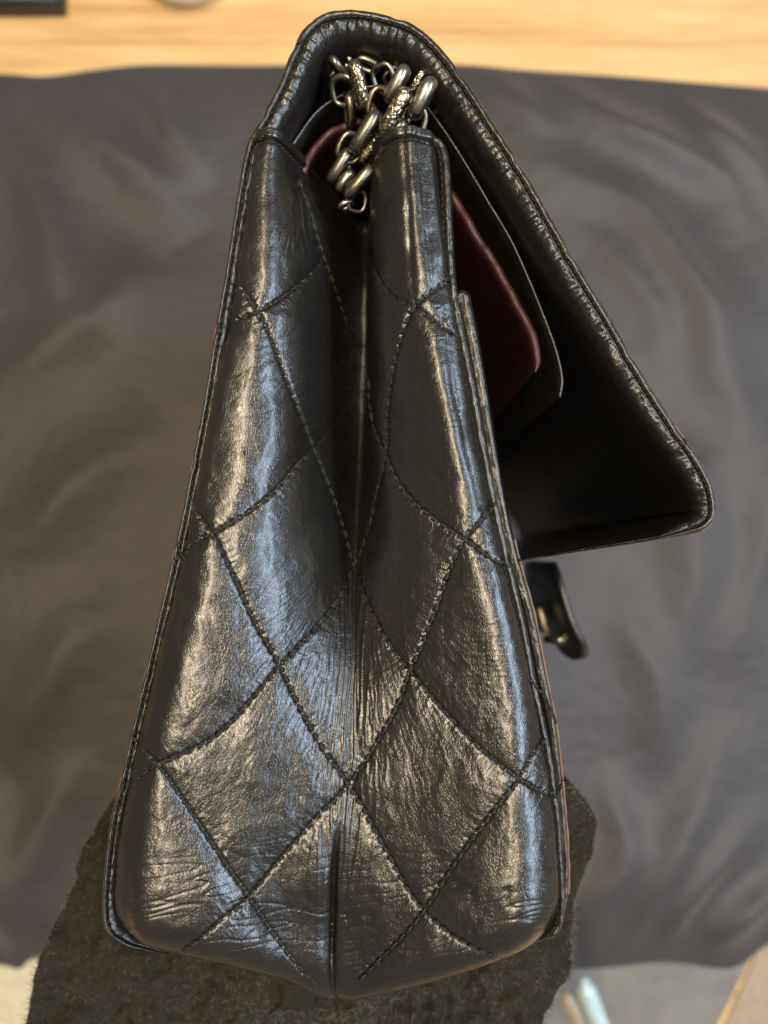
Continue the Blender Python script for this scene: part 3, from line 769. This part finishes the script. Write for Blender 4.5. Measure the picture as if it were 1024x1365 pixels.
for i in range(15000):
    a, k = rng.randint(0, 60), rng.randint(0, top.shape[1])
    hairs.append(hair(top[a, k], rng.uniform(.0005, .0018), (rng.normal(), rng.normal(), abs(rng.normal(.1, .4)) + .05)))
V, F = join(hairs); ob = mesh_any('felt_fuzz', V, F, M['fuzz'], felt_t); ob['kind'] = 'stuff'

# ================================================================== small things round the cloth
# cream card, lower left
def slab(name, pts, z0, z1, mat, label, cat, n=4):
    P = [at(x, y, ZF - z1) for x, y in pts]; m = len(P)
    V = [(p[0], p[1], z1) for p in P] + [(p[0], p[1], z0) for p in P]
    F = [tuple(range(m))] + [(i, i + m, (i + 1) % m + m, (i + 1) % m) for i in range(m)] + [tuple(range(2 * m - 1, m - 1, -1))]
    me = bpy.data.meshes.new(name); me.from_pydata([tuple(map(float, v)) for v in V], [], F); me.update()
    o = link(name, me, mat)
    import bmesh
    bm = bmesh.new(); bm.from_mesh(me); bmesh.ops.recalc_face_normals(bm, faces=bm.faces)
    bmesh.ops.bevel(bm, geom=bm.edges[:], offset=min(.0012, (z1 - z0) * .3), segments=2, affect='EDGES'); bm.to_mesh(me); bm.free()
    return tag(o, label, cat)
M['cream'] = simple('cream_card', (.64, .57, .42), .5, bump=(400, .0001))
M['grey_plastic'] = simple('pale_grey_plastic', (.20, .19, .175), .22, bump=(30, .002))
M['beige'] = simple('beige_card', (.34, .25, .165), .6, bump=(300, .0001))
M['iceblue'] = simple('pale_blue_plastic', (.38, .50, .53), .15, Coat_Weight=.6)
M['ivory'] = simple('ivory_plastic', (.34, .30, .23), .35)
M['blackplastic'] = simple('black_plastic', (.02, .018, .016), .35)
slab('card', [(-260, 1276), (180, 1276), (200, 1420), (150, 1700), (-260, 1700)], .0002, .0011, M['cream'], 'cream paper card peeping out below the cloth at the lower left', 'card')
slab('plastic_sleeve', [(690, 1262), (1010, 1262), (930, 1420), (900, 1560), (690, 1560)], .0002, .0010, M['grey_plastic'], 'glossy grey plastic sleeve lying flat below the cloth edge', 'plastic sleeve')
slab('card', [(1018, 1250), (1300, 1240), (1300, 1560), (912, 1560), (944, 1420)], .0002, .0013, M['beige'], 'beige card at the lower right corner beside the grey plastic sleeve', 'card')
p = smooth([(776, 1302), (781, 1318), (790, 1342), (800, 1368), (815, 1410), (850, 1500)], 40)
o = tube('stick', at(p[:, 0], p[:, 1], np.full(40, .16)), np.concatenate([[.0012, .0026, .0034], np.full(37, .0044)]), M['iceblue'], None, 16)
tag(o, 'glossy pale blue plastic stick with a rounded end beside the felt', 'stick')
p = smooth([(752, 1322), (762, 1345), (772, 1370), (800, 1450)], 20)
o = tube('stick', at(p[:, 0], p[:, 1], np.full(20, .18)), np.concatenate([[.0012, .0028], np.full(18, .0034)]), M['ivory'], None, 14)
tag(o, 'dull ivory plastic stick between the felt and the blue stick', 'stick')
# dark object, upper left, and a glass dish rim, top
hold = thing('phone_case', Vector(at(20, -30, ZF)), 'dark blurred case lying on the wood at the top left corner', 'case')
P0 = at(-200, -160, ZF); P1 = at(90, 23, ZF)
V, F = box_arrays(P0[0], P1[0], P1[1], P0[1], .0002, .014, .003); V[:, 2] += 0
mesh_any('case_body', V, F, M['blackplastic'], hold)
V, F = box_arrays(P0[0] + .006, P1[0] - .006, P1[1] + .006, P0[1] - .006, .0142, .0156, .001)
mesh_any('case_lid', V, F, simple('dark_grey_rubber', (.03, .028, .024), .6), hold)
def glass():
    m = NT('clear_glass'); m.set(Base_Color=(.90, .89, .85), Roughness=.08, Transmission_Weight=.25, IOR=1.45); return m.m
gl = glass(); cc = at(252, -44, ZF)
a = np.linspace(0, 2 * math.pi, 72, endpoint=False)
prof = [(.0, .003), (.018, .003), (.024, .0045), (.0262, .010), (.0285, .016), (.0300, .0165), (.0290, .011), (.0272, .004), (.022, .0005), (0.0, .0005)]
G = np.array([[(cc[0] + r * math.cos(t), cc[1] + r * math.sin(t), z) for t in a] for r, z in prof])
o = grid('glass_dish', G[::-1], gl, None, closed_w=True)
tag(o, 'small clear round glass dish at the top edge of the wood', 'dish')
